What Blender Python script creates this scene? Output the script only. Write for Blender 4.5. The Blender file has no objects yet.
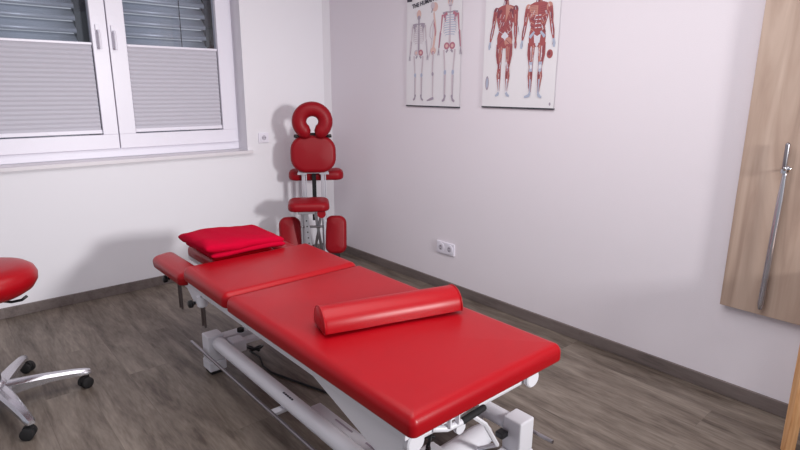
import bpy, bmesh, math, random
from mathutils import Vector, Matrix, noise
random.seed(7)
PI = math.pi
scene = bpy.context.scene
col = scene.collection

# ------------------------------------------------------------------ camera
def cam_matrix(loc, yaw, pitch, roll):
    fw = Vector((math.sin(yaw)*math.cos(pitch), math.cos(yaw)*math.cos(pitch), -math.sin(pitch)))
    r = Vector((math.cos(yaw), -math.sin(yaw), 0)); u = r.cross(fw)
    r2 = r*math.cos(roll)+u*math.sin(roll); u2 = -r*math.sin(roll)+u*math.cos(roll)
    m = Matrix.Identity(4)
    for i in range(3):
        m[i][0] = r2[i]; m[i][1] = u2[i]; m[i][2] = -fw[i]; m[i][3] = loc[i]
    return m
cd = bpy.data.cameras.new('camera'); cam = bpy.data.objects.new('camera', cd); col.objects.link(cam)
cd.sensor_width = 36; cd.lens = 24.858; cd.clip_start = .02
cam.matrix_world = cam_matrix((-2.717, -4.039, 1.4), math.radians(41.003), math.radians(13.786), math.radians(.303))
scene.camera = cam

# ------------------------------------------------------------------ world and lights
w = bpy.data.worlds.new('world'); scene.world = w; w.use_nodes = True
bg = w.node_tree.nodes['Background']; bg.inputs[0].default_value = (.86, .9, 1, 1); bg.inputs[1].default_value = .5
def area(name, loc, target, size, power, color=(1, 1, 1), size_y=None):
    l = bpy.data.lights.new(name, 'AREA'); l.energy = power; l.color = color; l.size = size
    if size_y: l.shape = 'RECTANGLE'; l.size_y = size_y
    o = bpy.data.objects.new(name, l); col.objects.link(o); o.location = loc
    o.rotation_euler = (Vector(target)-Vector(loc)).to_track_quat('-Z', 'Y').to_euler(); return o
fl = area('flash', (-.85, -6.15, 1.74), (-1.9, 0, 1.15), .45, 30, (1, .995, 1)); fl.data.spread = math.radians(80)
area('ceiling_bounce', (-1.75, -2.7, 2.5), (-1.75, -2.65, 0), 2.2, 46, (1, .99, 1))
vs = scene.view_settings
vs.view_transform = 'Standard'; vs.look = 'None'; vs.gamma = 1; vs.use_curve_mapping = False; vs.exposure = .06

# ------------------------------------------------------------------ materials
def srgb(r, g, b):
    f = lambda c: (c/255)/12.92 if c/255 <= .04045 else ((c/255+.055)/1.055)**2.4
    return (f(r), f(g), f(b), 1)
def new_mat(name):
    m = bpy.data.materials.new(name); m.use_nodes = True
    nt = m.node_tree; return m, nt, nt.nodes, nt.links, nt.nodes['Principled BSDF']
def mat(name, c, rough=.5, metal=0, bump=0, bscale=200, coat=0, spec=.5, vary=0, vscale=4):
    m, nt, N, L, B = new_mat(name)
    B.inputs['Base Color'].default_value = srgb(*c); B.inputs['Roughness'].default_value = rough
    B.inputs['Metallic'].default_value = metal; B.inputs['Specular IOR Level'].default_value = spec
    if coat: B.inputs['Coat Weight'].default_value = coat; B.inputs['Coat Roughness'].default_value = .2
    tc = N.new('ShaderNodeTexCoord')
    if vary:
        n = N.new('ShaderNodeTexNoise'); n.inputs['Scale'].default_value = vscale; n.inputs['Detail'].default_value = 5
        L.new(tc.outputs['Object'], n.inputs['Vector'])
        r = N.new('ShaderNodeValToRGB'); k = 1-vary; s = srgb(*c)
        r.color_ramp.elements[0].position = .3; r.color_ramp.elements[1].position = .7
        r.color_ramp.elements[0].color = (s[0]*k, s[1]*k, s[2]*k, 1); r.color_ramp.elements[1].color = s
        L.new(n.outputs['Fac'], r.inputs[0]); L.new(r.outputs[0], B.inputs['Base Color'])
    if bump:
        n = N.new('ShaderNodeTexNoise'); n.inputs['Scale'].default_value = bscale; n.inputs['Detail'].default_value = 3
        L.new(tc.outputs['Object'], n.inputs['Vector'])
        b = N.new('ShaderNodeBump'); b.inputs['Strength'].default_value = bump; b.inputs['Distance'].default_value = .002
        L.new(n.outputs['Fac'], b.inputs['Height']); L.new(b.outputs[0], B.inputs['Normal'])
    return m
M = {}
M['wall'] = mat('white_plaster', (232, 229, 234), .85, bump=.25, bscale=160, spec=.2)
M['wall_r'] = mat('mauve_white_plaster', (232, 225, 231), .85, bump=.25, bscale=160, spec=.2)
M['ceil'] = mat('ceiling_paint', (235, 232, 236), .9, spec=.2)
M['pvc'] = mat('white_window_plastic', (232, 228, 238), .35)
M['sill'] = mat('pale_stone_sill', (222, 216, 220), .35, vary=.04, vscale=12)
M['leather'] = mat('red_leatherette', (160, 4, 18), .34, bump=.12, bscale=420, spec=.3, vary=.05, vscale=9)
M['leather_dark'] = mat('crimson_leatherette', (142, 10, 24), .42, bump=.12, bscale=420, spec=.25)
M['cloth'] = mat('crimson_cloth', (180, 0, 42), .95, bump=.5, bscale=500, spec=.1)
M['paint'] = mat('white_painted_steel', (228, 226, 232), .32, spec=.5)
M['steel'] = mat('brushed_steel', (150, 146, 150), .35, metal=1)
M['chrome'] = mat('chrome', (200, 200, 205), .12, metal=1)
M['strut'] = mat('dark_polished_steel', (120, 112, 112), .3, metal=1)
M['alu'] = mat('polished_aluminium', (198, 196, 202), .25, metal=.9)
M['alu_matt'] = mat('satin_aluminium', (206, 206, 214), .4, metal=.7)
M['black'] = mat('black_plastic', (20, 19, 22), .4)
M['rubber'] = mat('black_rubber', (26, 24, 26), .8)
M['strap'] = mat('black_webbing', (24, 23, 26), .9, bump=.4, bscale=700)
M['slot'] = mat('dark_socket_hole', (60, 55, 62), .6)
M['ink'] = mat('grey_ink', (70, 66, 78), .8)
M['slat'] = mat('grey_blue_aluminium', (196, 200, 210), .4, metal=.2)
M['rail'] = mat('dark_guide_rail', (48, 50, 58), .5)
M['paper'] = mat('glossy_poster_paper', (232, 229, 232), .55, bump=.1, bscale=14, spec=.3)
M['bone'] = mat('bone_print', (206, 192, 200), .5)
M['bone_pink'] = mat('flesh_pink_print', (222, 186, 178), .5)
M['bone_grey'] = mat('shaded_bone_print', (168, 156, 170), .5)
M['bone_blue'] = mat('blue_grey_print', (178, 184, 206), .5)
M['bone_red'] = mat('red_print', (186, 120, 136), .5)
M['muscle'] = mat('muscle_red_print', (164, 84, 86), .5)
M['muscle_dark'] = mat('muscle_dark_red_print', (128, 66, 78), .5)
M['muscle_orange'] = mat('muscle_orange_print', (196, 138, 126), .5)
M['tendon'] = mat('tendon_print', (222, 220, 228), .5)
M['tendon_blue'] = mat('tendon_blue_print', (176, 184, 204), .5)

def glass_mat():
    m, nt, N, L, B = new_mat('window_glass')
    B.inputs['Base Color'].default_value = (.9, .95, .97, 1); B.inputs['Roughness'].default_value = .02
    B.inputs['IOR'].default_value = 1.45
    tr = N.new('ShaderNodeBsdfTransparent'); tr.inputs[0].default_value = (.92, .935, .96, 1)
    gl = N.new('ShaderNodeBsdfGlossy'); gl.inputs['Roughness'].default_value = .02
    fr = N.new('ShaderNodeFresnel'); fr.inputs['IOR'].default_value = 1.5
    mx = N.new('ShaderNodeMixShader'); L.new(fr.outputs[0], mx.inputs[0]); L.new(tr.outputs[0], mx.inputs[1]); L.new(gl.outputs[0], mx.inputs[2])
    L.new(mx.outputs[0], N['Material Output'].inputs['Surface']); return m
M['glass'] = glass_mat()

def floor_mat(name, c0, c1, c2, planks=True):
    m, nt, N, L, B = new_mat(name)
    tc = N.new('ShaderNodeTexCoord')
    mp = N.new('ShaderNodeMapping'); mp.inputs['Rotation'].default_value = (0, 0, PI/2)
    L.new(tc.outputs['Object'], mp.inputs['Vector'])
    br = N.new('ShaderNodeTexBrick'); br.offset = .37; br.inputs['Scale'].default_value = 1
    br.inputs['Brick Width'].default_value = 1.25; br.inputs['Row Height'].default_value = .19
    br.inputs['Mortar Size'].default_value = .0011; br.inputs['Mortar Smooth'].default_value = .3
    br.inputs['Color1'].default_value = (.45, .45, .45, 1); br.inputs['Color2'].default_value = (.55, .55, .55, 1); br.inputs['Mortar'].default_value = (.3, .3, .3, 1)
    L.new(mp.outputs[0], br.inputs['Vector'])
    # grain stretched along the planks (world y)
    off = N.new('ShaderNodeVectorMath'); off.operation = 'MULTIPLY_ADD'
    off.inputs[1].default_value = (9, 9, 9); L.new(br.outputs['Color'], off.inputs[0]); L.new(tc.outputs['Object'], off.inputs[2])
    m2 = N.new('ShaderNodeMapping'); m2.inputs['Scale'].default_value = (7, 1.15, 7); L.new(off.outputs[0], m2.inputs['Vector'])
    n1 = N.new('ShaderNodeTexNoise'); n1.inputs['Scale'].default_value = 1.7; n1.inputs['Detail'].default_value = 8; n1.inputs['Roughness'].default_value = .62; n1.inputs['Distortion'].default_value = .7
    L.new(m2.outputs[0], n1.inputs['Vector'])
    m3 = N.new('ShaderNodeMapping'); m3.inputs['Scale'].default_value = (70, 9, 70); L.new(off.outputs[0], m3.inputs['Vector'])
    n2 = N.new('ShaderNodeTexNoise'); n2.inputs['Scale'].default_value = 1.5; n2.inputs['Detail'].default_value = 4; L.new(m3.outputs[0], n2.inputs['Vector'])
    ramp = N.new('ShaderNodeValToRGB'); e = ramp.color_ramp.elements
    e[0].position = .28; e[0].color = srgb(*c0); e[1].position = .75; e[1].color = srgb(*c2)
    k = e.new(.5); k.color = srgb(*c1)
    ad = N.new('ShaderNodeMath'); ad.operation = 'MULTIPLY_ADD'; ad.inputs[1].default_value = .38; L.new(n2.outputs['Fac'], ad.inputs[0])
    sc = N.new('ShaderNodeMath'); sc.operation = 'MULTIPLY_ADD'; sc.inputs[1].default_value = 1.0; sc.inputs[2].default_value = -.19; L.new(n1.outputs['Fac'], sc.inputs[0])
    L.new(sc.outputs[0], ad.inputs[2]); L.new(ad.outputs[0], ramp.inputs[0])
    mx = N.new('ShaderNodeMix'); mx.data_type = 'RGBA'; mx.blend_type = 'OVERLAY'; mx.inputs['Factor'].default_value = .55 if planks else .0
    L.new(ramp.outputs[0], mx.inputs[6]); L.new(br.outputs['Color'], mx.inputs[7]); L.new(mx.outputs[2], B.inputs['Base Color'])
    B.inputs['Roughness'].default_value = .5; B.inputs['Specular IOR Level'].default_value = .35
    b = N.new('ShaderNodeBump'); b.inputs['Strength'].default_value = .12; b.inputs['Distance'].default_value = .002
    L.new(n2.outputs['Fac'], b.inputs['Height']); L.new(b.outputs[0], B.inputs['Normal'])
    return m
M['floor'] = floor_mat('grey_brown_plank_floor', (75, 64, 57), (110, 99, 90), (138, 127, 117))
M['base'] = floor_mat('grey_brown_skirting', (92, 82, 80), (112, 101, 98), (124, 113, 110), False)
def oak_mat(name, cs, sx, sy, sz):
    m, nt, N, L, B = new_mat(name)
    tc = N.new('ShaderNodeTexCoord')
    m2 = N.new('ShaderNodeMapping'); m2.inputs['Scale'].default_value = (sx, sy, sz); L.new(tc.outputs['Object'], m2.inputs['Vector'])
    n1 = N.new('ShaderNodeTexNoise'); n1.inputs['Scale'].default_value = 1; n1.inputs['Detail'].default_value = 7; n1.inputs['Distortion'].default_value = .8; L.new(m2.outputs[0], n1.inputs['Vector'])
    ramp = N.new('ShaderNodeValToRGB'); e = ramp.color_ramp.elements
    e[0].position = .3; e[0].color = srgb(*cs[0]); e[1].position = .72; e[1].color = srgb(*cs[2]); k = e.new(.5); k.color = srgb(*cs[1])
    L.new(n1.outputs['Fac'], ramp.inputs[0]); L.new(ramp.outputs[0], B.inputs['Base Color']); B.inputs['Roughness'].default_value = .5
    return m
M['oak'] = oak_mat('pale_oak_board', [(158, 134, 120), (182, 158, 142), (200, 178, 162)], 14, 14, 1.3)
M['oak_edge'] = mat('oak_edge_band', (178, 150, 136), .5)
M['beech'] = oak_mat('honey_coloured_wood', [(188, 132, 84), (208, 156, 108), (224, 178, 132)], 60, 60, 3)
def blind_mat():
    m, nt, N, L, B = new_mat('pleated_grey_fabric')
    B.inputs['Base Color'].default_value = srgb(196, 193, 202); B.inputs['Roughness'].default_value = .9
    B.inputs['Specular IOR Level'].default_value = .1
    return m
M['blind'] = blind_mat()

# ------------------------------------------------------------------ mesh helpers
def obj(name, bm, m, parent=None, local=False, smooth=None, bevel=0):
    """links one mesh; verts are world coordinates unless local=True (then in the parent root's frame)"""
    if parent is not None and not local:
        root = parent
        while root.parent: root = root.parent
        inv = (Matrix.Translation(root.location) @ root.rotation_euler.to_matrix().to_4x4()).inverted()
        bm.transform(inv)
    bmesh.ops.recalc_face_normals(bm, faces=bm.faces)
    me = bpy.data.meshes.new(name); bm.to_mesh(me); bm.free()
    for mm in (m if isinstance(m, (list, tuple)) else [m]): me.materials.append(mm)
    o = bpy.data.objects.new(name, me); col.objects.link(o)
    if parent is not None: o.parent = parent
    if smooth:
        for p in me.polygons: p.use_smooth = True
        if smooth is not True:
            es = o.modifiers.new('edge', 'EDGE_SPLIT'); es.split_angle = math.radians(smooth)
    if bevel:
        b = o.modifiers.new('bevel', 'BEVEL'); b.width = bevel; b.segments = 2; b.limit_method = 'ANGLE'
    return o
def thing(name, label, cat, loc=(0, 0, 0), rz=0, group=None):
    o = bpy.data.objects.new(name, None); col.objects.link(o); o.location = loc; o.rotation_euler = (0, 0, rz)
    o.empty_display_size = .1
    if label: tag(o, label, cat, group)
    return o
def tag(o, label, cat, group=None):
    o['label'] = label; o['category'] = cat
    if group: o['group'] = group
    return o
def struct(name, bm, m, parent=None, **k):
    o = obj(name, bm, m, parent, **k)
    if parent is None: o['kind'] = 'structure'
    return o
def box(bm, x0, x1, y0, y1, z0, z1, mi=0):
    v = [bm.verts.new(p) for p in ((x0,y0,z0),(x1,y0,z0),(x1,y1,z0),(x0,y1,z0),(x0,y0,z1),(x1,y0,z1),(x1,y1,z1),(x0,y1,z1))]
    for f in ((0,1,2,3),(4,5,6,7),(0,1,5,4),(1,2,6,5),(2,3,7,6),(3,0,4,7)):
        fc = bm.faces.new([v[i] for i in f]); fc.material_index = mi
    return v
def BX(*a):
    bm = bmesh.new(); box(bm, *a); return bm
def tube(bm, pts, r, seg=12, closed=False, sy=1.0, ref=None):
    """sweep; r a number or list; sy squashes along the second axis"""
    pts = [Vector(p) for p in pts]; n = len(pts); rings = []
    t0 = (pts[1]-pts[0]).normalized()
    up = Vector(ref) if ref else (Vector((0, 0, 1)) if abs(t0.z) < .9 else Vector((1, 0, 0)))
    a = up.cross(t0).normalized()
    for i in range(n):
        if closed: t = (pts[(i+1) % n]-pts[i-1]).normalized()
        else: t = (pts[min(i+1, n-1)]-pts[max(i-1, 0)]).normalized()
        a = (a - t*a.dot(t)).normalized(); b = t.cross(a)
        rr = r[i] if isinstance(r, (list, tuple)) else r
        rings.append([bm.verts.new(pts[i]+a*math.cos(2*PI*k/seg)*rr+b*math.sin(2*PI*k/seg)*rr*sy) for k in range(seg)])
    m = n if closed else n-1
    for i in range(m):
        A = rings[i]; B_ = rings[(i+1) % n]
        for k in range(seg): bm.faces.new((A[k], A[(k+1) % seg], B_[(k+1) % seg], B_[k]))
    if not closed:
        bm.faces.new(rings[0][::-1]); bm.faces.new(rings[-1])
def TB(*a, **k):
    bm = bmesh.new(); tube(bm, *a, **k); return bm
def cap_pts(p, q, r, n=4):
    """points and radii of a tube with rounded ends"""
    p = Vector(p); q = Vector(q); d = (q-p).normalized(); P = []; R = []
    for i in range(n+1):
        a = PI/2*i/n; P.append(p+d*r*(1-math.cos(a))*1); R.append(max(r*math.sin(a), r*.05))
    P2 = [q-d*r*(1-math.cos(PI/2*i/n)) for i in range(n, -1, -1)]; R2 = R[::-1]
    return P+P2, R+R2
def rod(bm, p, q, r, seg=14):
    P, R = cap_pts(p, q, r); tube(bm, P, R, seg)
def lathe(bm, prof, cx=0, cy=0, seg=32):
    rings = []
    for r, z in prof: rings.append([bm.verts.new((cx+max(r, 1e-4)*math.cos(2*PI*k/seg), cy+max(r, 1e-4)*math.sin(2*PI*k/seg), z)) for k in range(seg)])
    for A, B_ in zip(rings, rings[1:]):
        for k in range(seg): bm.faces.new((A[k], A[(k+1) % seg], B_[(k+1) % seg], B_[k]))
    bm.faces.new(rings[0][::-1]); bm.faces.new(rings[-1])
def rrect(w, h, r, n=8):
    r = max(min(r, w/2-1e-4, h/2-1e-4), 1e-4); P = []
    for cx, cy, a0 in ((w/2-r, h/2-r, 0), (-w/2+r, h/2-r, PI/2), (-w/2+r, -h/2+r, PI), (w/2-r, -h/2+r, 3*PI/2)):
        for i in range(n+1):
            a = a0+PI/2*i/n; P.append((cx+r*math.cos(a), cy+r*math.sin(a)))
    return P
def pad(bm, w, h, r, t, e, crown=.004, mx=None, n=8, ebot=None, wob=0):
    """upholstered cushion: rounded rectangle w x h, corner r, thickness t, edge radius e, crowned top"""
    eb = e*.5 if ebot is None else ebot
    prof = []
    for i in range(5): a = PI/2*i/4; prof.append((eb*(1-math.sin(a)), eb*(1-math.cos(a))))
    prof.append((0, (t-e+eb)/2))
    for i in range(8): a = PI/2*i/7; prof.append((e*(1-math.cos(a)), t-crown-e+e*math.sin(a)))
    L_ = min(w, h)/2
    for fr in (.1, .25, .45, .7, .93):
        ins = e+(L_-e)*fr; prof.append((ins, t-crown+crown*math.sin(PI/2*fr)))
    rings = []
    for ins, z in prof:
        ring = []
        for (x, y) in rrect(w-2*ins, h-2*ins, max(r-ins, .003), n):
            v = Vector((x, y, z+ (wob*noise.noise(Vector((x*6, y*6, 1.7)))*(1 if z > t*.3 else .3) if wob else 0)))
            ring.append(bm.verts.new(mx @ v if mx else v))
        rings.append(ring)
    k = len(rings[0])
    for A, B_ in zip(rings, rings[1:]):
        for i in range(k): bm.faces.new((A[i], A[(i+1) % k], B_[(i+1) % k], B_[i]))
    bm.faces.new(rings[0][::-1]); bm.faces.new(rings[-1])
def PAD(*a, **k):
    bm = bmesh.new(); pad(bm, *a, **k); return bm
T = Matrix.Translation
def RX(a): return Matrix.Rotation(a, 4, 'X')
def RY(a): return Matrix.Rotation(a, 4, 'Y')
def RZ(a): return Matrix.Rotation(a, 4, 'Z')
def prism(bm, poly, ax, a0, a1):
    """extrude a polygon given in the two other axes along axis ax"""
    def P(p, a):
        q = list(p); q.insert(ax, a); return q
    A = [bm.verts.new(P(p, a0)) for p in poly]; B_ = [bm.verts.new(P(p, a1)) for p in poly]; n = len(poly)
    bm.faces.new(A[::-1]); bm.faces.new(B_)
    for i in range(n): bm.faces.new((A[i], A[(i+1) % n], B_[(i+1) % n], B_[i]))
def PR(*a):
    bm = bmesh.new(); prism(bm, *a); return bm

# ------------------------------------------------------------------ room
XW, YW, ZC = -5.2, -6.4, 2.62
WX0, WX1, WZ0, WZ1, WT = -2.55, -.7815, .935, 2.33, .34
struct('floor', BX(XW, .3, YW, .34, -.1, 0), M['floor'])
struct('ceiling', BX(XW, .3, YW, .34, ZC, ZC+.1), M['ceil'])
bm = bmesh.new()
box(bm, XW, WX0, 0, WT, 0, ZC); box(bm, WX1, 0, 0, WT, 0, ZC)
box(bm, WX0, WX1, 0, WT, 0, WZ0-.025); box(bm, WX0, WX1, 0, WT, WZ1, ZC)
struct('wall_back', bm, M['wall'])
struct('wall_right', BX(0, .3, YW, WT, 0, ZC), M['wall_r'])
struct('trim_1', PR([(-.062, 0), (0, 0), (0, -.02)], 2, .068, ZC), mat('corner_strip_grey', (218, 214, 219), .8))  # slim angled strip in the corner, slightly darker grey than the walls
struct('baseboard_back', BX(XW, -.015, -.015, 0, 0, .068), M['base'], bevel=.003)
struct('baseboard_right', BX(-.015, 0, YW, 0, 0, .068), M['base'], bevel=.003)

# ------------------------------------------------------------------ window
win = bpy.data.objects.new('window_1', None); col.objects.link(win); win.location = (-1.665, .12, WZ0); win['kind'] = 'structure'
bm = bmesh.new()
for a in ((WX0, WX1, .15, .21, WZ0, WZ0+.058), (WX0, WX1, .15, .21, WZ1-.05, WZ1), (WX0, WX0+.045, .15, .21, WZ0+.058, WZ1-.05), (WX1-.045, WX1, .15, .21, WZ0+.058, WZ1-.05)):
    box(bm, *a)
obj('window_frame', bm, M['pvc'], win, bevel=.004)
def sash(x0, x1, gx0, gx1, hx):
    z0, z1, g0, g1 = WZ0+.06, WZ1-.03, 1.092, WZ1-.13
    bm = bmesh.new(); y0, y1 = .12, .19
    box(bm, x0, x1, y0, y1, z0, g0); box(bm, x0, x1, y0, y1, g1, z1); box(bm, x0, gx0, y0, y1, g0, g1); box(bm, gx1, x1, y0, y1, g0, g1)
    s = obj('sash', bm, M['pvc'], win, bevel=.003)
    obj('glass', BX(gx0-.005, gx1+.005, .152, .158, g0-.005, g1+.005), M['glass'], s)
    h = bmesh.new(); box(h, hx-.013, hx+.013, .108, .1195, 1.655, 1.80)
    tube(h, [(hx, .108, 1.76), (hx, .085, 1.76), (hx, .078, 1.745), (hx, .078, 1.645)], .0085, 10)
    obj('handle', h, M['pvc'], s, bevel=.003)
sash(-2.52, -1.664, -2.42, -1.758, -1.722)
sash(-1.658, -.81, -1.550, -.914, -1.628)
bm = bmesh.new(); box(bm, WX0+.002, WX1-.001, -.001, .15, WZ0-.024, WZ0-.001); box(bm, WX0-.03, WX1+.03, -.032, -.0005, WZ0-.024, WZ0-.001)
obj('window_sill', bm, M['sill'], win)
def pleated(x0, x1, label, cord):
    t = thing('pleated_blind', label, 'blind', ((x0+x1)/2, .14, 1.10))
    bm = bmesh.new(); n = 19; zt, zb = 1.672, 1.125; rows = []
    for i in range(2*n+1):
        z = zb+(zt-zb)*i/(2*n); y = .144 if i % 2 else .137
        rows.append([bm.verts.new((x, y+dy, z)) for x, dy in ((x0+.006, 0), (x1-.006, 0))])
    for A, B_ in zip(rows, rows[1:]): bm.faces.new((A[0], A[1], B_[1], B_[0]))
    o = obj('fabric', bm, M['blind'], t); s = o.modifiers.new('s', 'SOLIDIFY'); s.thickness = .0012
    obj('top_rail', BX(x0+.003, x1-.003, .13, .15, 1.672, 1.688), M['pvc'], t, bevel=.003)
    b = obj('bottom_rail', BX(x0+.003, x1-.003, .128, .15, 1.100, 1.125), M['pvc'], t, bevel=.003)
    g = bmesh.new(); box(g, cord-.02, cord+.02, .121, .1279, 1.104, 1.112); obj('pull_tab', g, M['pvc'], b)
pleated(-2.42, -1.758, 'grey pleated blind covering the lower glass of the left window sash', -2.06)
pleated(-1.550, -.914, 'grey pleated blind covering the lower glass of the right window sash', -1.22)
def venetian(x0, x1, label, cords):
    t = thing('venetian_blind', label, 'blind', ((x0+x1)/2, .27, 1.0))
    bm = bmesh.new(); z = 1.02
    while z < 2.3:
        pr = [(.030, .035), (.012, .014), (-.008, -.004), (-.024, -.013), (-.0285, -.018), (-.029, -.038), (-.025, -.041)]
        A = [bm.verts.new((x0, .275+a, z+b)) for a, b in pr]
        B_ = [bm.verts.new((x1, .275+a, z+b)) for a, b in pr]
        for i in range(len(pr)-1): bm.faces.new((A[i], A[i+1], B_[i+1], B_[i]))
        z += .077
    o = obj('slats', bm, M['slat'], t, smooth=50); s = o.modifiers.new('s', 'SOLIDIFY'); s.thickness = .0012
    for c in cords: obj('ladder_cord', BX(c-.0025, c+.0025, .233, .237, 1.0, 2.33), M['rail'], t)
    for e0, e1 in ((x0-.05, x0-.001), (x1+.001, x1+.105)): obj('guide_rail', BX(e0, e1, .262, .335, .94, 2.328), M['rail'], t)
venetian(-2.50, -1.815, 'grey metal slatted outdoor blind behind the left window sash', (-2.3,))
venetian(-1.655, -.945, 'grey metal slatted outdoor blind behind the right window sash', (-1.137,))

# ------------------------------------------------------------------ massage table
mt = thing('massage_table', 'long red padded massage table with a white steel lifting base', 'massage table', (-1.475, -2.25, 0))
LE = M['leather']; PT = M['paint']
xm = -1.4925
obj('leg_cushion', PAD(.705, 1.17, .024, .074, .034, .006, T((xm, -2.505, .488)), ebot=.012), LE, mt, smooth=True)
obj('back_cushion', PAD(.705, .49, .035, .076, .034, .006, T((xm, -1.668, .492)) @ RX(math.radians(.5)), ebot=.012), LE, mt, smooth=True)
obj('head_cushion', PAD(.36, .40, .05, .07, .03, .006, T((-1.495, -1.205, .49))), LE, mt, smooth=True)
for sx in (-1.79, -1.195):
    obj('armrest', PAD(.125, .44, .045, .066, .028, .004, T((sx, -1.20, .460)) @ RY(math.radians(-8 if sx < -1.5 else 8))), LE, mt, smooth=True)
# under-pad frame
bm = bmesh.new()
box(bm, -1.826, -1.806, -3.04, -1.44, .455, .488); box(bm, -1.179, -1.159, -3.04, -1.44, .455, .488)
box(bm, -1.806, -1.179, -3.04, -3.022, .458, .487)
box(bm, -1.806, -1.179, -2.0, -1.97, .46, .487); box(bm, -1.806, -1.179, -1.86, -1.83, .46, .487)
box(bm, -1.66, -1.63, -1.86, -1.0, .462, .489); box(bm, -1.36, -1.33, -1.86, -1.0, .462, .489)
obj('pad_frame', bm, PT, mt, bevel=.003)
obj('lift_arm', PR([(-2.50, .456), (-2.884, .34), (-3.0, .305), (-3.02, .32), (-3.02, .456)], 0, -1.815, -1.785), PT, mt, bevel=.006)
for s in (-1.787, -1.242):
    t_ = obj('frame_tube', TB([(s, -2.68, .437), (s, -3.03, .437)], .027, 24), PT, mt, smooth=40)
    obj('end_cap', TB([(s, -3.03, .437), (s, -3.042, .437), (s, -3.046, .437)], [.033, .033, .029], 28), PT, t_, smooth=40)
obj('cross_tube', TB([(-1.787, -3.0, .428), (-1.242, -3.0, .428)], .023, 20), PT, mt, smooth=40)
# head bracket, knobs and telescopic struts
for s in (-1, 1):
    xx = -1.4925+s*.318
    bm = bmesh.new(); prism(bm, [(-1.23, .462), (-1.29, .446), (-1.42, .446), (-1.50, .395), (-1.575, .395), (-1.58, .456)], 0, xx-.014, xx+.014)
    br_ = obj('armrest_bracket', bm, PT, mt, bevel=.003)
    for ky, kz in ((-1.17, .43), (-1.515, .398)):
        k = bmesh.new(); x1 = xx+s*.014; tube(k, [(x1, ky, kz), (x1+s*.012, ky, kz)], .008, 10)
        tube(k, [(x1+s*.012, ky, kz), (x1+s*.016, ky, kz), (x1+s*.030, ky, kz), (x1+s*.034, ky, kz)], [.014, .019, .019, .013], 16)
        obj('clamp_knob', k, M['black'], br_, smooth=40)
    for ky, z1 in ((-1.27, .45), (-1.57, .42)):
        for d in (-.015, .015): obj('telescopic_strut', TB([(xx, ky+d, z1), (xx, ky+d, .29)], .0055, 10), M['strut'], mt, smooth=40)
    obj('strut_socket', TB([(xx, -1.57, .445), (xx, -1.57, .40), (xx, -1.57, .392)], [.025, .025, .018], 20), PT, mt, smooth=40)
# base
def post(x, y):
    p = obj('base_post', BX(x-.041, x+.041, y-.042, y+.042, .07, .205), PT, mt, bevel=.006)
    obj('post_foot', BX(x-.044, x+.044, y-.046, y+.046, .018, .069), PT, p, bevel=.006)
    obj('rubber_foot', BX(x-.034, x+.034, y-.036, y+.036, 0, .018), M['rubber'], p)
post(-1.742, -1.485)
post(-1.16, -2.937)
post(-1.742, -2.937)
post(-1.16, -1.485)
for x in (-1.733, -1.165):
    obj('base_tube', TB([(x, -1.53, .165), (x, -2.893, .165)], .033, 28), PT, mt, smooth=40)
obj('cross_beam', BX(-1.70, -1.2015, -1.515, -1.445, .13, .178), PT, mt, bevel=.005)
obj('cross_beam', BX(-1.70, -1.2015, -2.97, -2.90, .03, .075), PT, mt, bevel=.005)
bm = bmesh.new(); box(bm, -1.698, -1.63, -1.63, -1.55, .13, .19)
obj('hinge_block', bm, PT, mt, bevel=.006)
obj('hinge_plate', BX(-1.629, -1.44, -1.60, -1.545, .15, .168), PT, mt, bevel=.004)
obj('rubber_stop', TB([(-1.60, -1.50, .178), (-1.60, -1.50, .195)], .018, 16), M['rubber'], mt, smooth=40)
# lift beam alongside the base tube, with printed labels
la = obj('lift_beam', BX(-1.699, -1.652, -2.85, -2.33, .10, .178), PT, mt, bevel=.006)
for y0, y1 in ((-2.58, -2.47), (-2.76, -2.66)): obj('warning_text', BX(-1.678, -1.670, y0, y1, .1782, .1786), M['bone_grey'], la)
for i in range(5): obj('printed_mark', BX(-1.748, -1.741, -2.20-.016*i-.011, -2.20-.016*i, .196, .1985), M['ink'], mt)
# foot switch bars
for x, xa in ((-1.80, -1.733), (-1.096, -1.165)):
    y0, y1 = (-1.34, -3.05)
    fb = obj('foot_bar', TB([(x, y0, .125), (x, y1, .125)], .0075, 12), M['steel'], mt, smooth=40)
    for yy in (-2.19, -2.75):
        obj('bar_bracket', BX(min(x, xa), max(x, xa), yy-.018, yy+.018, .110, .124), PT, fb, bevel=.002)
# actuator, lever and cables at the foot end
bm = bmesh.new(); tube(bm, [(-1.60, -2.845, .105), (-1.29, -2.845, .12), (-1.245, -2.845, .122), (-1.225, -2.845, .123)], [.045, .045, .040, .026], 28)
ac = obj('motor', bm, PT, mt, smooth=40)
obj('motor_plug', BX(-1.245, -1.208, -2.93, -2.895, .135, .158), M['black'], ac, bevel=.004)
obj('control_box', BX(-1.64, -1.57, -2.96, -2.89, .21, .265), PT, mt, bevel=.008)
lv = obj('lever', TB([(-1.70, -3.02, .43), (-1.66, -3.04, .424), (-1.595, -3.045, .424)], .010, 14), PT, mt, smooth=40)
bm = bmesh.new(); rod(bm, (-1.608, -3.045, .424), (-1.492, -3.045, .432), .0108, 18); obj('lever_grip', bm, M['rubber'], lv, smooth=True)
lk = bmesh.new(); tube(lk, [(-1.53, -3.0, .415), (-1.507, -3.0, .386), (-1.435, -3.0, .322), (-1.352, -2.99, .20), (-1.34, -2.90, .13)], .0085, 6)
obj('lever_link', lk, PT, mt)
obj('pivot_disc', TB([(-1.553, -3.0, .358), (-1.553, -2.985, .358)], .021, 20), PT, mt, smooth=40)
for x in (-1.662, -1.626): obj('lever_bracket', BX(x, x+.005, -3.056, -3.041, .43, .472), PT, mt)
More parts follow.
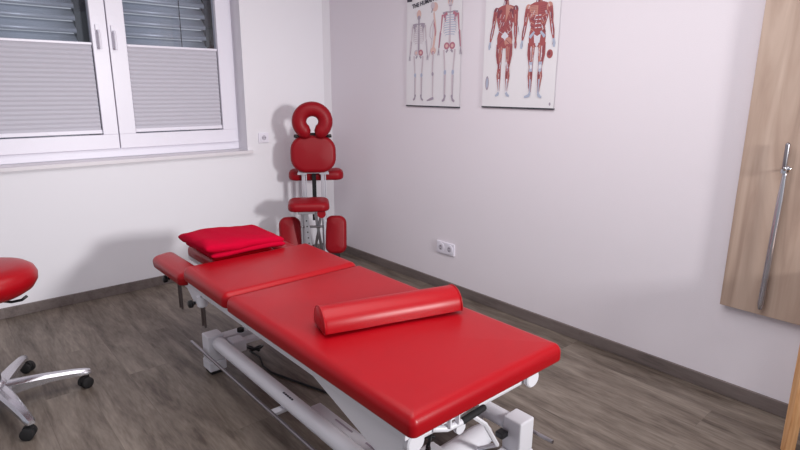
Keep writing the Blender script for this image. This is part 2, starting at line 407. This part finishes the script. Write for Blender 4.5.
# cables
def wavy(p0, p1, n, amp, seed):
    p0 = Vector(p0); p1 = Vector(p1); out = []
    for i in range(n+1):
        f = i/n; v = p0.lerp(p1, f); s = math.sin(PI*f)
        out.append(v+Vector((noise.noise(Vector((f*3, seed, 0)))*amp*s, noise.noise(Vector((f*3, seed, 5)))*amp*s, 0)))
    return out
bm = bmesh.new(); tube(bm, [(-1.688, -3.0, .45), (-1.686, -3.0, .40), (-1.68, -2.985, .35)], .005, 8)
P = [(-1.66+.04*math.cos(a*.9), -2.95+.03*math.sin(a*1.1), .33-.006*a) for a in [i*.5 for i in range(40)]]; tube(bm, P, .0055, 8)
obj('coiled_cable', bm, M['black'], mt, smooth=True)
cb = bmesh.new()
P = [(-1.52+.035*math.cos(i*.55)+.002*i*.3, -1.45-.045*math.sin(i*.55)-.002*i*.3, .012+.045*abs(math.sin(i*.31))) for i in range(30)]
P += [(-1.53, -1.56, .03), (-1.545, -1.62, .01), (-1.54, -1.70, .006), (-1.50, -1.83, .006), (-1.455, -1.97, .006), (-1.41, -2.12, .006), (-1.38, -2.3, .006), (-1.40, -2.5, .006), (-1.43, -2.7, .006), (-1.45, -2.8, .03), (-1.46, -2.84, .10)]
tube(cb, P, .0055, 8)
obj('power_cable', cb, M['black'], mt, smooth=True)

# ------------------------------------------------------------------ folded blanket on the head cushion
fb = thing('folded_blanket', 'folded bright crimson cloth blanket lying on the head end of the massage table', 'blanket', (-1.47, -1.23, .56))
def cloth_slab(w, d, t, mx, seed, amp=.006):
    bm = bmesh.new(); nx, ny = 40, 28; rings = []
    # closed cross-section along y swept along x
    m = 36
    for i in range(nx+1):
        x = -w/2+w*i/nx; endk = min(1, (.5-abs(i/nx-.5))*nx/2.2); ring = []
        for k in range(m):
            a = 2*PI*k/m; ca, sa = math.cos(a), math.sin(a)
            yy = math.copysign(abs(ca)**.35, ca)*d/2; zz = math.copysign(abs(sa)**.75, sa)*t/2
            f = .45+.55*math.sqrt(max(0, min(1, endk)))
            v = Vector((x+noise.noise(Vector((0, yy*5, seed)))*.012, yy*(.985+.015*f)+noise.noise(Vector((x*5, seed, k*.02)))*.012, zz*f))
            v.z += amp*noise.noise(Vector((x*5+seed, v.y*9, seed)))+amp*.8*noise.noise(Vector((x*11, v.y*16, seed+3)))
            ring.append(bm.verts.new(mx @ v))
        rings.append(ring)
    for A, B_ in zip(rings, rings[1:]):
        for k in range(m): bm.faces.new((A[k], A[(k+1) % m], B_[(k+1) % m], B_[k]))
    bm.faces.new(rings[0][::-1]); bm.faces.new(rings[-1]); return bm
obj('lower_fold', cloth_slab(.41, .37, .042, T((-1.487, -1.25, .583)) @ RZ(math.radians(-1)), 2.0), M['cloth'], fb, smooth=True)
obj('upper_fold', cloth_slab(.435, .38, .058, T((-1.503, -1.25, .612)) @ RZ(math.radians(1)) @ RY(math.radians(3)), 7.3, .011), M['cloth'], fb, smooth=True)

# ------------------------------------------------------------------ half-round bolster
bo = thing('bolster_cushion', 'red half round bolster cushion lying across the massage table', 'cushion', (-1.468, -2.548, .569), math.radians(-16.5))
bm = bmesh.new(); Lb, rings = .56, []
sec = []
for k in range(24):
    a = PI*k/23; sec.append((.070*math.cos(a), .004+.077*math.sin(a)**.85 if k not in (0, 23) else .004))
for k in range(1, 8): sec.append((-.070+.140*k/8, 0))
for i, (x, f) in enumerate([(-.5, .82), (-.494, .93), (-.484, .985), (-.47, 1), (-.2, 1.01), (.1, 1.0), (.3, 1.01), (.47, 1), (.484, .985), (.494, .93), (.5, .82)]):
    rings.append([bm.verts.new((x*Lb, y*f, .038+(z-.038)*f)) for y, z in sec])
for A, B_ in zip(rings, rings[1:]):
    for k in range(len(sec)): bm.faces.new((A[k], A[(k+1) % len(sec)], B_[(k+1) % len(sec)], B_[k]))
bm.faces.new(rings[0][::-1]); bm.faces.new(rings[-1])
bod = obj('cover', bm, M['leather'], bo, local=True, smooth=50)
for s in (-1, 1):
    P = [(s*Lb*.488, y*1.0, .045+(z-.045)*1.0) for y, z in sec]
    obj('piping', TB(P, .0028, 6, closed=True), M['leather'], bod, local=True, smooth=True)

# ------------------------------------------------------------------ massage chair (folded upright in the corner)
mc = thing('massage_chair', 'red upholstered massage chair with face ring and aluminium frame in the room corner', 'massage chair', (-.438, -.40, 0), math.radians(-32))
LD = M['leather_dark']; AL = M['alu_matt']
def lo(name, bm, m, parent=mc, **k): return obj(name, bm, m, parent, local=True, **k)
FACE = RX(math.radians(90))       # pad top (+z) turned to face -y
# face ring
bm = bmesh.new(); P = []; n = 36
for i in range(n+1):
    a = math.radians(-90+11+ (360-22)*i/n); P.append(Vector((.098*math.cos(a), -.02, 1.163+.092*math.sin(a))))
Rr = []
for i in range(n+1):
    e = min(i, n-i); Rr.append(.055*(.45 if e == 0 else .78 if e == 1 else .95 if e == 2 else 1))
tube(bm, P, Rr, 18, sy=.8, ref=(0, 1, 0))
fr = lo('face_ring', bm, LD, smooth=True)
bm = bmesh.new(); box(bm, -.11, .11, .02, .032, 1.05, 1.075)
tube(bm, [(-.03, .03, 1.07), (-.03, .03, .96)], .008, 8); tube(bm, [(.03, .03, 1.07), (.03, .03, .96)], .008, 8)
lo('face_ring_bracket', bm, M['black'])
for s in (-1, 1): lo('ring_knob', TB([(s*.10, .0, 1.052), (s*.125, -.002, 1.052), (s*.142, -.002, 1.054)], [.008, .014, .012], 12), M['black'], smooth=40)
lo('chest_cushion', PAD(.345, .285, .115, .066, .034, .008, T((0, .03, .912)) @ RX(math.radians(84))), LD, smooth=True)
# arm rest behind the chest cushion
lo('arm_cushion', PAD(.43, .15, .06, .08, .038, .004, T((.018, .135, .705)) @ RX(math.radians(6))), LD, smooth=True)
bm = bmesh.new()
box(bm, -.125, -.055, .0, .02, .757, .772); box(bm, .045, .115, .0, .02, .757, .772)
box(bm, -.12, .11, .012, .034, .765, .785)
lo('chest_bracket', bm, AL)
# uprights
for x in (-.082, .066):
    bm = bmesh.new(); box(bm, x-.013, x+.013, .02, .045, .10, .77); box(bm, x+.016, x+.026, .024, .04, .30, .76)
    lo('upright', bm, AL, bevel=.003)
lo('webbing_strap', BX(-.016, .016, .03, .036, .42, .77), M['strap'])
bm = bmesh.new(); tube(bm, [(-.0, .06, .44), (.0, .06, .76)], .013, 12); lo('gas_strut', bm, M['alu'], smooth=40)
# seat
lo('seat_cushion', PAD(.30, .22, .06, .07, .033, .006, T((-.045, -.24, .542)) @ RX(math.radians(4))), LD, smooth=True)
bm = bmesh.new(); box(bm, -.125, .0, -.30, -.17, .510, .542); box(bm, -.11, .08, -.17, -.15, .512, .54)
lo('seat_plate', bm, AL, bevel=.003)
lo('seat_knob', TB([(.045, -.335, .518), (.045, -.30, .518)], .031, 20), LD, smooth=40)
# perforated seat channel and legs
def beam(name, a, b, w, d, m=AL, holes=0):
    a = Vector(a); b = Vector(b); dirv = (b-a).normalized(); xx = Vector((1, 0, 0)); xx = (xx-dirv*xx.dot(dirv)).normalized(); yy = dirv.cross(xx)
    bm = bmesh.new(); vs_ = []
    for p in (a, b):
        for sx, sy in ((-1, -1), (1, -1), (1, 1), (-1, 1)): vs_.append(bm.verts.new(p+xx*sx*w/2+yy*sy*d/2))
    for f in ((0,1,2,3),(4,5,6,7),(0,1,5,4),(1,2,6,5),(2,3,7,6),(3,0,4,7)): bm.faces.new([vs_[i] for i in f])
    o = lo(name, bm, m, bevel=.002)
    if holes:
        sgn = -1 if yy.y > 0 else 1
        for i in range(holes):
            c = a.lerp(b, .12+.76*i/(holes-1))+yy*sgn*(d/2)
            obj('adjusting_hole', TB([c-yy*sgn*.001, c+yy*sgn*.0008], .0055, 10), M['black'], o, local=True)
    return o
beam('seat_channel', (-.07, -.25, .51), (-.035, -.20, .04), .038, .03, holes=9)
beam('seat_channel', (-.098, -.245, .51), (-.105, -.17, .04), .012, .03)
beam('diagonal_brace', (-.0, -.16, .50), (.055, .10, .05), .022, .018)
beam('diagonal_brace', (.04, -.16, .46), (-.02, .16, .05), .020, .018)
beam('rear_leg', (.066, .03, .62), (.09, .26, .03), .024, .022)
beam('rear_leg', (-.082, .03, .62), (-.10, .26, .03), .024, .022)
beam('front_leg', (.07, -.10, .50), (.085, -.16, .03), .026, .024)
lo('cross_bar', TB([(-.17, -.11, .37), (.17, -.11, .37)], .009, 10), M['steel'], smooth=40)
bm = bmesh.new(); tube(bm, [(-.2, .26, .02), (.2, .26, .02)], .018, 14); lo('rear_foot_bar', bm, M['black'], smooth=40)
bm = bmesh.new(); tube(bm, [(-.2, -.18, .02), (.2, -.18, .02)], .018, 14); lo('front_foot_bar', bm, M['black'], smooth=40)
lo('hinge_block', BX(-.02, .02, -.02, .03, .40, .45), M['black'])
# knee cushions
for s in (-1, 1):
    k = T((s*.176-.020, -.10, .300)) @ RZ(math.radians(-s*6)) @ RX(math.radians(78))
    lo('knee_cushion', PAD(.165, .295, .06, .066, .032, .006, k), LD, smooth=True)

# ------------------------------------------------------------------ rolling stool
sc = (-2.618, -1.20)
st = thing('rolling_stool', 'round red padded rolling stool with polished five-arm base at the left edge', 'stool', (sc[0], sc[1], 0))
bm = bmesh.new(); lathe(bm, [(.13, .532), (.17, .538), (.20, .556), (.218, .585), (.220, .612), (.210, .636), (.188, .652), (.15, .661), (.08, .665), (.002, .666)], *sc, 56)
obj('seat', bm, M['leather'], st, smooth=True)
obj('seat_plate', BX(sc[0]-.09, sc[0]+.09, sc[1]-.09, sc[1]+.09, .518, .532), M['black'], st)
bm = bmesh.new()
tube(bm, [(sc[0]+.04, sc[1]-.04, .520), (sc[0]+.10, sc[1]-.10, .515), (sc[0]+.135, sc[1]-.115, .520), (sc[0]+.155, sc[1]-.12, .535)], .006, 8)
obj('height_lever', bm, M['black'], st, smooth=True)
bm = bmesh.new(); lathe(bm, [(.024, .13), (.024, .36), (.017, .362), (.017, .518)], *sc, 20)
obj('gas_column', bm, M['steel'], st, smooth=40)
bm = bmesh.new(); lathe(bm, [(.03, .055), (.042, .065), (.045, .11), (.036, .135), (.028, .14)], *sc, 28)
obj('hub', bm, M['alu'], st, smooth=40)
a0 = math.atan2(-1.235-sc[1], -2.27-sc[0])
for i in range(5):
    a = a0+2*PI*i/5; d = Vector((math.cos(a), math.sin(a), 0)); s_ = Vector((-d.y, d.x, 0)); c0 = Vector((sc[0], sc[1], 0))
    bm = bmesh.new(); rings = []
    for f, wd, zt, zb in ((.03, .034, .122, .062), (.10, .031, .119, .074), (.2, .026, .112, .080), (.30, .021, .100, .074), (.35, .019, .090, .066), (.366, .013, .084, .068)):
        p = c0+d*f
        rings.append([bm.verts.new(p+s_*x+Vector((0, 0, z))) for x, z in ((-wd, zb), (-wd, zt-.010), (-wd*.55, zt), (wd*.55, zt), (wd, zt-.010), (wd, zb))])
    for A, B_ in zip(rings, rings[1:]):
        for k in range(6): bm.faces.new((A[k], A[(k+1) % 6], B_[(k+1) % 6], B_[k]))
    bm.faces.new(rings[0][::-1]); bm.faces.new(rings[-1])
    arm = obj('base_arm', bm, M['alu'], st, smooth=35)
    wc = c0+d*.35+s_*.0
    wa = a+[.5, 1.2, -.6, .3, .9][i]; wd_ = Vector((math.cos(wa), math.sin(wa), 0)); wx = Vector((-wd_.y, wd_.x, 0)); wp = wc-wd_*.012+Vector((0, 0, .0265))
    bm = bmesh.new(); tube(bm, [wc+Vector((0, 0, .045)), wc+Vector((0, 0, .068))], .008, 10)
    for s in (-1, 1): tube(bm, [wp+wx*s*.006, wp+wx*s*.009, wp+wx*s*.022, wp+wx*s*.025], [.020, .0265, .0265, .021], 22)
    box_c = wp+Vector((0, 0, .012)); tube(bm, [box_c-wx*.005, box_c+wx*.005], .021, 16)
    obj('caster', bm, M['rubber'], arm, smooth=40)

# ------------------------------------------------------------------ wall posters
class Fig:
    """flat printed drawing on the wall plane: a runs to the right along the wall, z up"""
    def __init__(s, y0, z0, sc, x=-.0092): s.bm = bmesh.new(); s.y0 = y0; s.z0 = z0; s.s = sc; s.x = x; s.l = 0
    def poly(s, pts, mi):
        s.l += 1; x = s.x-.00001*s.l
        f = s.bm.faces.new([s.bm.verts.new((x, s.y0-a*s.s, s.z0+b*s.s)) for a, b in pts]); f.material_index = mi
    def limb(s, pts, ws, mi):
        L_, R_ = [], []
        for i, (a, b) in enumerate(pts):
            p = pts[max(i-1, 0)]; q = pts[min(i+1, len(pts)-1)]; dx, dy = q[0]-p[0], q[1]-p[1]; l = math.hypot(dx, dy) or 1
            w_ = ws[i]/2; L_.append((a-dy/l*w_, b+dx/l*w_)); R_.append((a+dy/l*w_, b-dx/l*w_))
        for i in range(len(pts)-1): s.poly([L_[i], L_[i+1], R_[i+1], R_[i]], mi)
    def ell(s, a, b, rx, ry, mi, n=16): s.poly([(a+rx*math.cos(2*PI*k/n), b+ry*math.sin(2*PI*k/n)) for k in range(n)], mi)
    def done(s, name, mats, parent):
        bmesh.ops.recalc_face_normals(s.bm, faces=s.bm.faces)
        return obj(name, s.bm, mats, parent)
SK = [M['bone'], M['bone_grey'], M['bone_pink'], M['bone_red'], M['bone_blue']]
def skeleton(y, z0, H, kind, parent):
    g = Fig(y, z0, H)
    if kind == 'side':
        g.ell(.012, .94, .045, .045, 2); g.ell(-.02, .955, .030, .035, 0); g.limb([(-.02, .93), (-.035, .89)], [.02, .012], 1)
        g.limb([(0, .89), (.015, .80), (.028, .70), (.01, .60), (-.005, .53)], [.02, .026, .03, .03, .03], 2)
        g.limb([(.0, .80), (.018, .74), (.03, .66)], [.012, .016, .01], 3)
        g.limb([(-.005, .82), (-.05, .74), (-.055, .66), (-.02, .62)], [.008, .012, .012, .006], 0)
        g.limb([(-.0, .82), (-.015, .66), (-.04, .52), (-.07, .45)], [.012, .009, .008, .012], 0)
        g.ell(.0, .515, .04, .035, 2); g.ell(-.005, .49, .02, .02, 3)
        g.limb([(0, .5), (-.01, .28), (0, .27), (0, .05)], [.022, .016, .02, .011], 0); g.ell(-.004, .28, .016, .02, 1)
        g.limb([(.015, .035), (-.03, .022), (-.085, .006)], [.028, .026, .012], 1)
    else:
        back = kind == 'back'
        g.ell(0, .95, .036, .048, 2); g.ell(0, .915, .026, .024, 1 if back else 0)
        if not back: g.ell(-.014, .945, .010, .010, 1); g.ell(.014, .945, .010, .010, 1); g.limb([(-.015, .905), (.015, .905)], [.01, .01], 1)
        g.limb([(0, .90), (0, .53)], [.022, .028], 1 if back else 0)
        for s in (-1, 1):
            g.limb([(0, .845), (s*.05, .85), (s*.10, .84)], [.012, .013, .02], 1)
            g.limb([(s*.04, .84), (s*.075, .82), (s*.06, .76)], [.03, .045, .01], 1 if back else 3)
            for k in range(9):
                b = .82-.022*k; wv = .03+.05*math.sin(PI*(k+2)/12)
                g.limb([(0, b), (s*wv, b-.004), (s*(wv+.008), b-.016)], [.006, .007, .004], 4 if not back else 0)
            g.limb([(s*.075, .80), (s*.083, .66)], [.006, .006], 0)
            g.limb([(s*.105, .83), (s*.122, .68), (s*.130, .665), (s*.148, .52)], [.022, .012, .018, .012], 0 if back else 3)
            g.limb([(s*.118, .66), (s*.14, .52)], [.007, .007], 1)
            for q in range(4): g.limb([(s*.146, .52), (s*(.136+.010*q), .45)], [.006, .004], 1)
            g.ell(s*.038, .535, .038, .034, 3 if s > 0 or not back else 0); g.ell(s*.038, .535, .018, .016, 2)
            g.limb([(s*.02, .5), (s*.045, .475)], [.02, .02], 1)
            g.limb([(s*.075, .50), (s*.056, .29), (s*.052, .275), (s*.05, .06)], [.022, .016, .026, .012], 0)
            g.limb([(s*.064, .26), (s*.06, .06)], [.005, .005], 1)
            g.ell(s*.054, .285, .017, .024, 4); g.ell(s*.05, .055, .014, .016, 1)
            g.limb([(s*.05, .045), (s*.06, .02), (s*.085, .004)], [.02, .026, .02], 1)
    return g.done('skeleton_figure', SK, parent)
MU = [M['muscle'], M['muscle_dark'], M['muscle_orange'], M['tendon'], M['tendon_blue'], M['bone_grey']]
def muscle_man(y, z0, H, front, parent, lean=0):
    g = Fig(y, z0, H)
    g.ell(0, .95, .036, .048, 2 if front else 0); g.ell(0, .965, .026, .028, 3); g.limb([(0, .91), (0, .85)], [.05, .075], 1)
    g.limb([(-.018, .90), (-.02, .84)], [.01, .012], 3); g.limb([(.018, .90), (.02, .84)], [.012, .012], 2)
    # trunk
    g.poly([(-.12, .835), (-.05, .86), (.05, .86), (.12, .835), (.105, .72), (.078, .64), (.095, .56), (.09, .49), (0, .46), (-.09, .49), (-.095, .56), (-.078, .64), (-.105, .72)], 0)
    for s in (-1, 1):
        if front:
            g.poly([(s*.008, .83), (s*.085, .835), (s*.10, .79), (s*.07, .745), (s*.01, .75)], 2 if s < 0 else 0)
            for k in range(4): g.limb([(s*.02, .815-.018*k), (s*.088, .825-.02*k)], [.003, .004], 1)
            for k in range(4): g.limb([(s*.006, .725-.036*k), (s*.03, .725-.036*k)], [.026, .026], 0); g.limb([(s*.006, .743-.036*k), (s*.032, .743-.036*k)], [.008, .008], 3)
            for k in range(5): g.limb([(s*.045, .73-.03*k), (s*.085, .75-.03*k)], [.007, .007], 1 if k % 2 else 2)
            g.poly([(s*.0, .56), (s*.04, .58), (s*.03, .50), (s*.0, .46)], 3); g.limb([(s*.035, .6), (s*.085, .55)], [.02, .03], 4)
        else:
            g.poly([(0, .87), (s*.045, .855), (s*.10, .83), (s*.04, .79), (0, .70)], 0 if s < 0 else 2)
            g.limb([(s*.05, .82), (s*.09, .79), (s*.10, .75)], [.03, .04, .02], 1)
            g.poly([(0, .71), (s*.10, .75), (s*.075, .64), (s*.02, .57)], 0)
            for k in range(5): g.limb([(s*.01, .69-.025*k), (s*.085, .745-.028*k)], [.004, .004], 3 if k == 4 else 1)
            g.poly([(0, .62), (s*.045, .58), (s*.03, .54), (0, .52)], 3)
            g.ell(s*.045, .52, .046, .045, 2 if s > 0 else 0); g.limb([(s*.02, .54), (s*.07, .50)], [.006, .006], 1)
        for q in range(14):
            a = .01+.08*random.random(); b = .60+.2*random.random(); g.limb([(s*a, b), (s*(a+.015), b-.035)], [.005, .003], random.choice((1, 3, 3, 2)))
        # arm
        k_ = .25 if (not front and s > 0) else (.8 if front and s < 0 else 1.0); ax = lambda v: s*(.118+(v-.118)*k_)
        g.ell(ax(.118), .81, .032, .04, 2 if front else 1); g.limb([(ax(.105), .835), (ax(.125), .78)], [.006, .004], 3)
        g.limb([(ax(.125), .81), (ax(.14), .73), (ax(.146), .68), (ax(.165), .60), (ax(.18), .53)], [.052, .048, .038, .04, .018], 0)
        g.limb([(ax(.132), .79), (ax(.15), .70)], [.008, .010], 1); g.limb([(ax(.118), .77), (ax(.135), .69)], [.01, .008], 2)
        g.limb([(ax(.15), .66), (ax(.172), .56)], [.008, .006], 3); g.limb([(ax(.162), .66), (ax(.182), .56)], [.006, .005], 1)
        g.limb([(ax(.18), .53), (ax(.188), .49), (ax(.192), .455)], [.018, .032, .016], 4 if front or s < 0 else 0); g.limb([(ax(.178), .5), (ax(.172), .475)], [.008, .006], 5)
        # leg
        x0 = s*.055
        g.limb([(s*.058, .50), (s*.062, .40), (s*.055, .31), (s*.052, .28), (s*.056, .20), (s*.050, .10), (s*.048, .05)], [.082, .078, .052, .042, .054, .030, .022], 0)
        g.limb([(s*.036, .48), (s*.042, .33)], [.014, .010], 2); g.limb([(s*.085, .48), (s*.072, .33)], [.010, .008], 1); g.limb([(s*.06, .47), (s*.056, .34)], [.009, .006], 3 if front else 2)
        g.limb([(s*.05, .45), (s*.05, .36)], [.006, .006], 1)
        if front: g.limb([(s*.054, .33), (s*.053, .24)], [.040, .034], 4); g.ell(s*.053, .285, .016, .02, 3)
        else: g.limb([(s*.04, .33), (s*.048, .27)], [.010, .008], 3); g.limb([(s*.068, .33), (s*.06, .27)], [.008, .008], 1)
        for q in range(14):
            b = .12+.34*random.random(); a = .055+(.03 if b > .3 else .016)*(random.random()-.5)*2; g.limb([(s*a, b), (s*(a-.004), b-.04)], [.006, .003], random.choice((1, 3, 3, 2, 4)))
        for q in range(5):
            f = random.random(); g.limb([(s*(.128+.05*f), .77-.2*f), (s*(.133+.05*f), .73-.2*f)], [.006, .004], random.choice((1, 3, 4)))
        g.limb([(s*.042, .24), (s*.044, .13)], [.010, .006], 1); g.limb([(s*.068, .24), (s*.056, .14)], [.009, .006], 2)
        g.limb([(s*.052, .17), (s*.048, .04)], [.018, .018], 3 if not front else 4); g.limb([(s*.054, .15), (s*.05, .06)], [.005, .005], 5)
        g.limb([(s*.048, .04), (s*.06, .018), (s*.088 if s > 0 or not front else s*.11, .004)], [.024, .03, .018], 4)
    return g.done('muscle_figure', MU, parent)
def poster(label, y0, y1, z0, z1, tilt):
    t = thing('anatomy_poster', label, 'poster', (-.001, (y0+y1)/2, z0), 0)
    bm = bmesh.new(); n = 14; rows = []
    for i in range(n+1):
        f = i/n; y = y0+(y1-y0)*f
        rows.append([bm.verts.new((-.0075-.0007*math.sin(f*7+j*.6), y, z0+(z1-z0)*j/8)) for j in range(9)])
    for A, B_ in zip(rows, rows[1:]):
        for j in range(8): bm.faces.new((A[j], A[j+1], B_[j+1], B_[j]))
    o = obj('sheet', bm, M['paper'], t); s = o.modifiers.new('s', 'SOLIDIFY'); s.thickness = .0006; s.offset = 0
    obj('bottom_rail', BX(-.010, -.0002, min(y0, y1)-.002, max(y0, y1)+.002, z0-.007, z0+.001), M['rail'], t)
    obj('top_rail', BX(-.010, -.0002, min(y0, y1)-.002, max(y0, y1)+.002, z1, z1+.008), M['rail'], t)
    return t
p1 = poster('white poster of three skeletons seen from back, side and front', -.985, -1.505, 1.291, 2.03, 0)
skeleton(-1.11, 1.325, .600, 'back', p1); skeleton(-1.255, 1.322, .645, 'side', p1); skeleton(-1.405, 1.322, .665, 'front', p1)
def text(s, size, mx, m, parent, name='title_text'):
    cu = bpy.data.curves.new(name, 'FONT'); cu.body = s; cu.size = size; cu.extrude = .0004; cu.offset = size*.03
    o = bpy.data.objects.new(name, cu); me = bpy.data.meshes.new_from_object(o); bpy.data.objects.remove(o)
    bm = bmesh.new(); bm.from_mesh(me); bmesh.ops.transform(bm, matrix=mx, verts=bm.verts)
    return obj(name, bm, m, parent)
# text x axis -> world -y, text y axis -> world z, facing -x
WALLTXT = lambda y, z, a: T((-.0112, y, z)) @ RZ(-PI/2) @ RX(PI/2) @ RZ(a)
text('THE HUMAN SKELETON', .037, WALLTXT(-1.045, 1.938, math.radians(8)), M['ink'], p1)
obj('corner_block', BX(-.0112, -.0105, -1.04, -.99, 1.985, 2.012), M['ink'], p1)
p2 = poster('white poster of two red muscle figures seen from back and front', -1.70, -2.222, 1.301, 2.06, 0)
muscle_man(-1.856, 1.362, .60, False, p2); muscle_man(-2.085, 1.358, .60, True, p2)
g = Fig(-1.735, 1.44, 1); g.ell(0, 0, .014, .042, 5); g.ell(0, .0, .007, .03, 4); g.done('detail_drawing', MU, p2)
g = Fig(-2.175, 1.595, 1); g.ell(0, 0, .02, .024, 0); g.ell(-.004, .004, .008, .012, 1); g.done('detail_drawing', MU, p2)
g = Fig(-2.196, 1.325, 1); g.ell(0, 0, .006, .009, 5); g.done('publisher_mark', MU, p2)

# ------------------------------------------------------------------ sockets
def socket(label, plane, c, z0, z1, n):
    if plane == 'x':
        t = thing('power_socket', label, 'socket', (0, c, (z0+z1)/2)); w_ = (z1-z0)
        mk = lambda u0, u1, d0, d1, a0, a1: BX(-d1, -d0, c+u0, c+u1, a0, a1); rot = RY(-PI/2)
        ctr = lambda u, d, z: (-d, c+u, z)
    else:
        t = thing('power_socket', label, 'socket', (c, 0, (z0+z1)/2))
        mk = lambda u0, u1, d0, d1, a0, a1: BX(c+u0, c+u1, -d1, -d0, a0, a1)
        ctr = lambda u, d, z: (c+u, -d, z)
    hw = .086*n/2; zc = (z0+z1)/2
    obj('cover_plate', mk(-hw, hw, 0, .011, z0, z1), M['pvc'], t, bevel=.003)
    for i in range(n):
        u = (i-(n-1)/2)*.084
        bm = bmesh.new(); prof = [(.034, .0112), (.034, .0125), (.0305, .0125)]
        a = ctr(u, .0105, zc); b = ctr(u, .0150, zc)
        ring = obj('socket_insert', TB([a, b], .034, 28), M['pvc'], t, smooth=40)
        a = ctr(u, .0150, zc); b = ctr(u, .0153, zc)
        obj('recess', TB([a, b], .0195, 24), mat('socket_recess', (188, 182, 194), .5), ring, smooth=40)
        for dz in (-.0095, .0095):
            a = ctr(u+(dz if plane == 'y' else 0), .0153, zc+(dz if plane == 'x' else 0)); b = (a[0]-.0004, a[1], a[2]) if plane == 'x' else (a[0], a[1]-.0004, a[2])
            obj('pin_hole', TB([a, b], .0042, 12), M['slot'], ring)
socket('white double power socket on the wall below the two posters', 'x', -1.414, .267, .353, 2)
socket('small white single power socket on the wall between window and massage chair', 'y', -.645, .985, 1.063, 1)

# ------------------------------------------------------------------ wooden wall panel and shoehorn
wp_ = thing('wall_panel', 'tall pale oak wall panel with chrome hook on the right wall', 'wall panel', (0, -3.42, .445))
obj('board', BX(-.032, -.012, -3.66, -3.203, .445, 2.30), M['oak'], wp_, bevel=.0015)
bm = bmesh.new()
for z in (.8, 1.9): box(bm, -.012, 0, -3.60, -3.26, z, z+.06)
obj('mounting_batten', bm, M['oak_edge'], wp_)
hk = bmesh.new(); tube(hk, [(-.032, -3.376, 1.09), (-.036, -3.376, 1.09)], .013, 20)
tube(hk, [(-.036, -3.376, 1.09), (-.060, -3.376, 1.086), (-.072, -3.376, 1.090), (-.078, -3.376, 1.103)], .0045, 10)
obj('hook', hk, M['chrome'], wp_, smooth=True)
sh = thing('shoehorn', 'long slim metal shoehorn hanging from the hook on the oak panel', 'shoehorn', (-.062, -3.376, .48))
bm = bmesh.new(); rod(bm, (-.062, -3.372, 1.09), (-.060, -3.370, 1.20), .0085, 14)
obj('handle', bm, M['steel'], sh, smooth=True)
bm = bmesh.new(); rings = []
for i in range(25):
    f = i/24; z = 1.09-.612*f; hw = (.007+.004*min(1, f*5)) + .002*f
    if f > .97: hw *= .55
    rings.append([bm.verts.new((-.052-.010*math.cos(a)*min(1, .6+f), -3.374+hw*math.sin(a)+.006*f, z)) for a in [PI*(-.5+k/8) for k in range(9)]])
for A, B_ in zip(rings, rings[1:]):
    for k in range(8): bm.faces.new((A[k], A[k+1], B_[k+1], B_[k]))
o = obj('blade', bm, M['alu'], sh, smooth=True); s = o.modifiers.new('s', 'SOLIDIFY'); s.thickness = .0015
obj('collar', TB([(-.062, -3.372, 1.075), (-.062, -3.372, 1.092)], .0115, 16), M['chrome'], sh, smooth=40)

# ------------------------------------------------------------------ wooden stand whose leg shows at the lower right
ws = thing('wooden_table', 'honey coloured wooden furniture leg at the lower right corner of the view', 'table', (-.2, -3.9, 0))
def leg(p, q, w0, w1, rot=0):
    bm = bmesh.new(); vs_ = []
    for pt, w_ in ((p, w0), (q, w1)):
        for sx, sy in ((-1, -1), (1, -1), (1, 1), (-1, 1)):
            v = RZ(rot) @ Vector((sx*w_/2, sy*w_/2, 0)); vs_.append(bm.verts.new(Vector(pt)+v))
    for f in ((0,1,2,3),(4,5,6,7),(0,1,5,4),(1,2,6,5),(2,3,7,6),(3,0,4,7)): bm.faces.new([vs_[i] for i in f])
    return bm
zt_ = .68
for a, b in (((-.278, -3.600, 0), (-.240, -3.594, zt_)), ((-.325, -4.17, 0), (-.315, -4.12, zt_)), ((-.05, -3.615, 0), (-.06, -3.665, zt_)), ((-.05, -4.17, 0), (-.06, -4.12, zt_))):
    obj('leg', leg(a, b, .036, .042, math.radians(-48)), M['beech'], ws, bevel=.003)
obj('table_top', BX(-.285, -.02, -4.2, -3.565, zt_, zt_+.025), M['beech'], ws, bevel=.004)
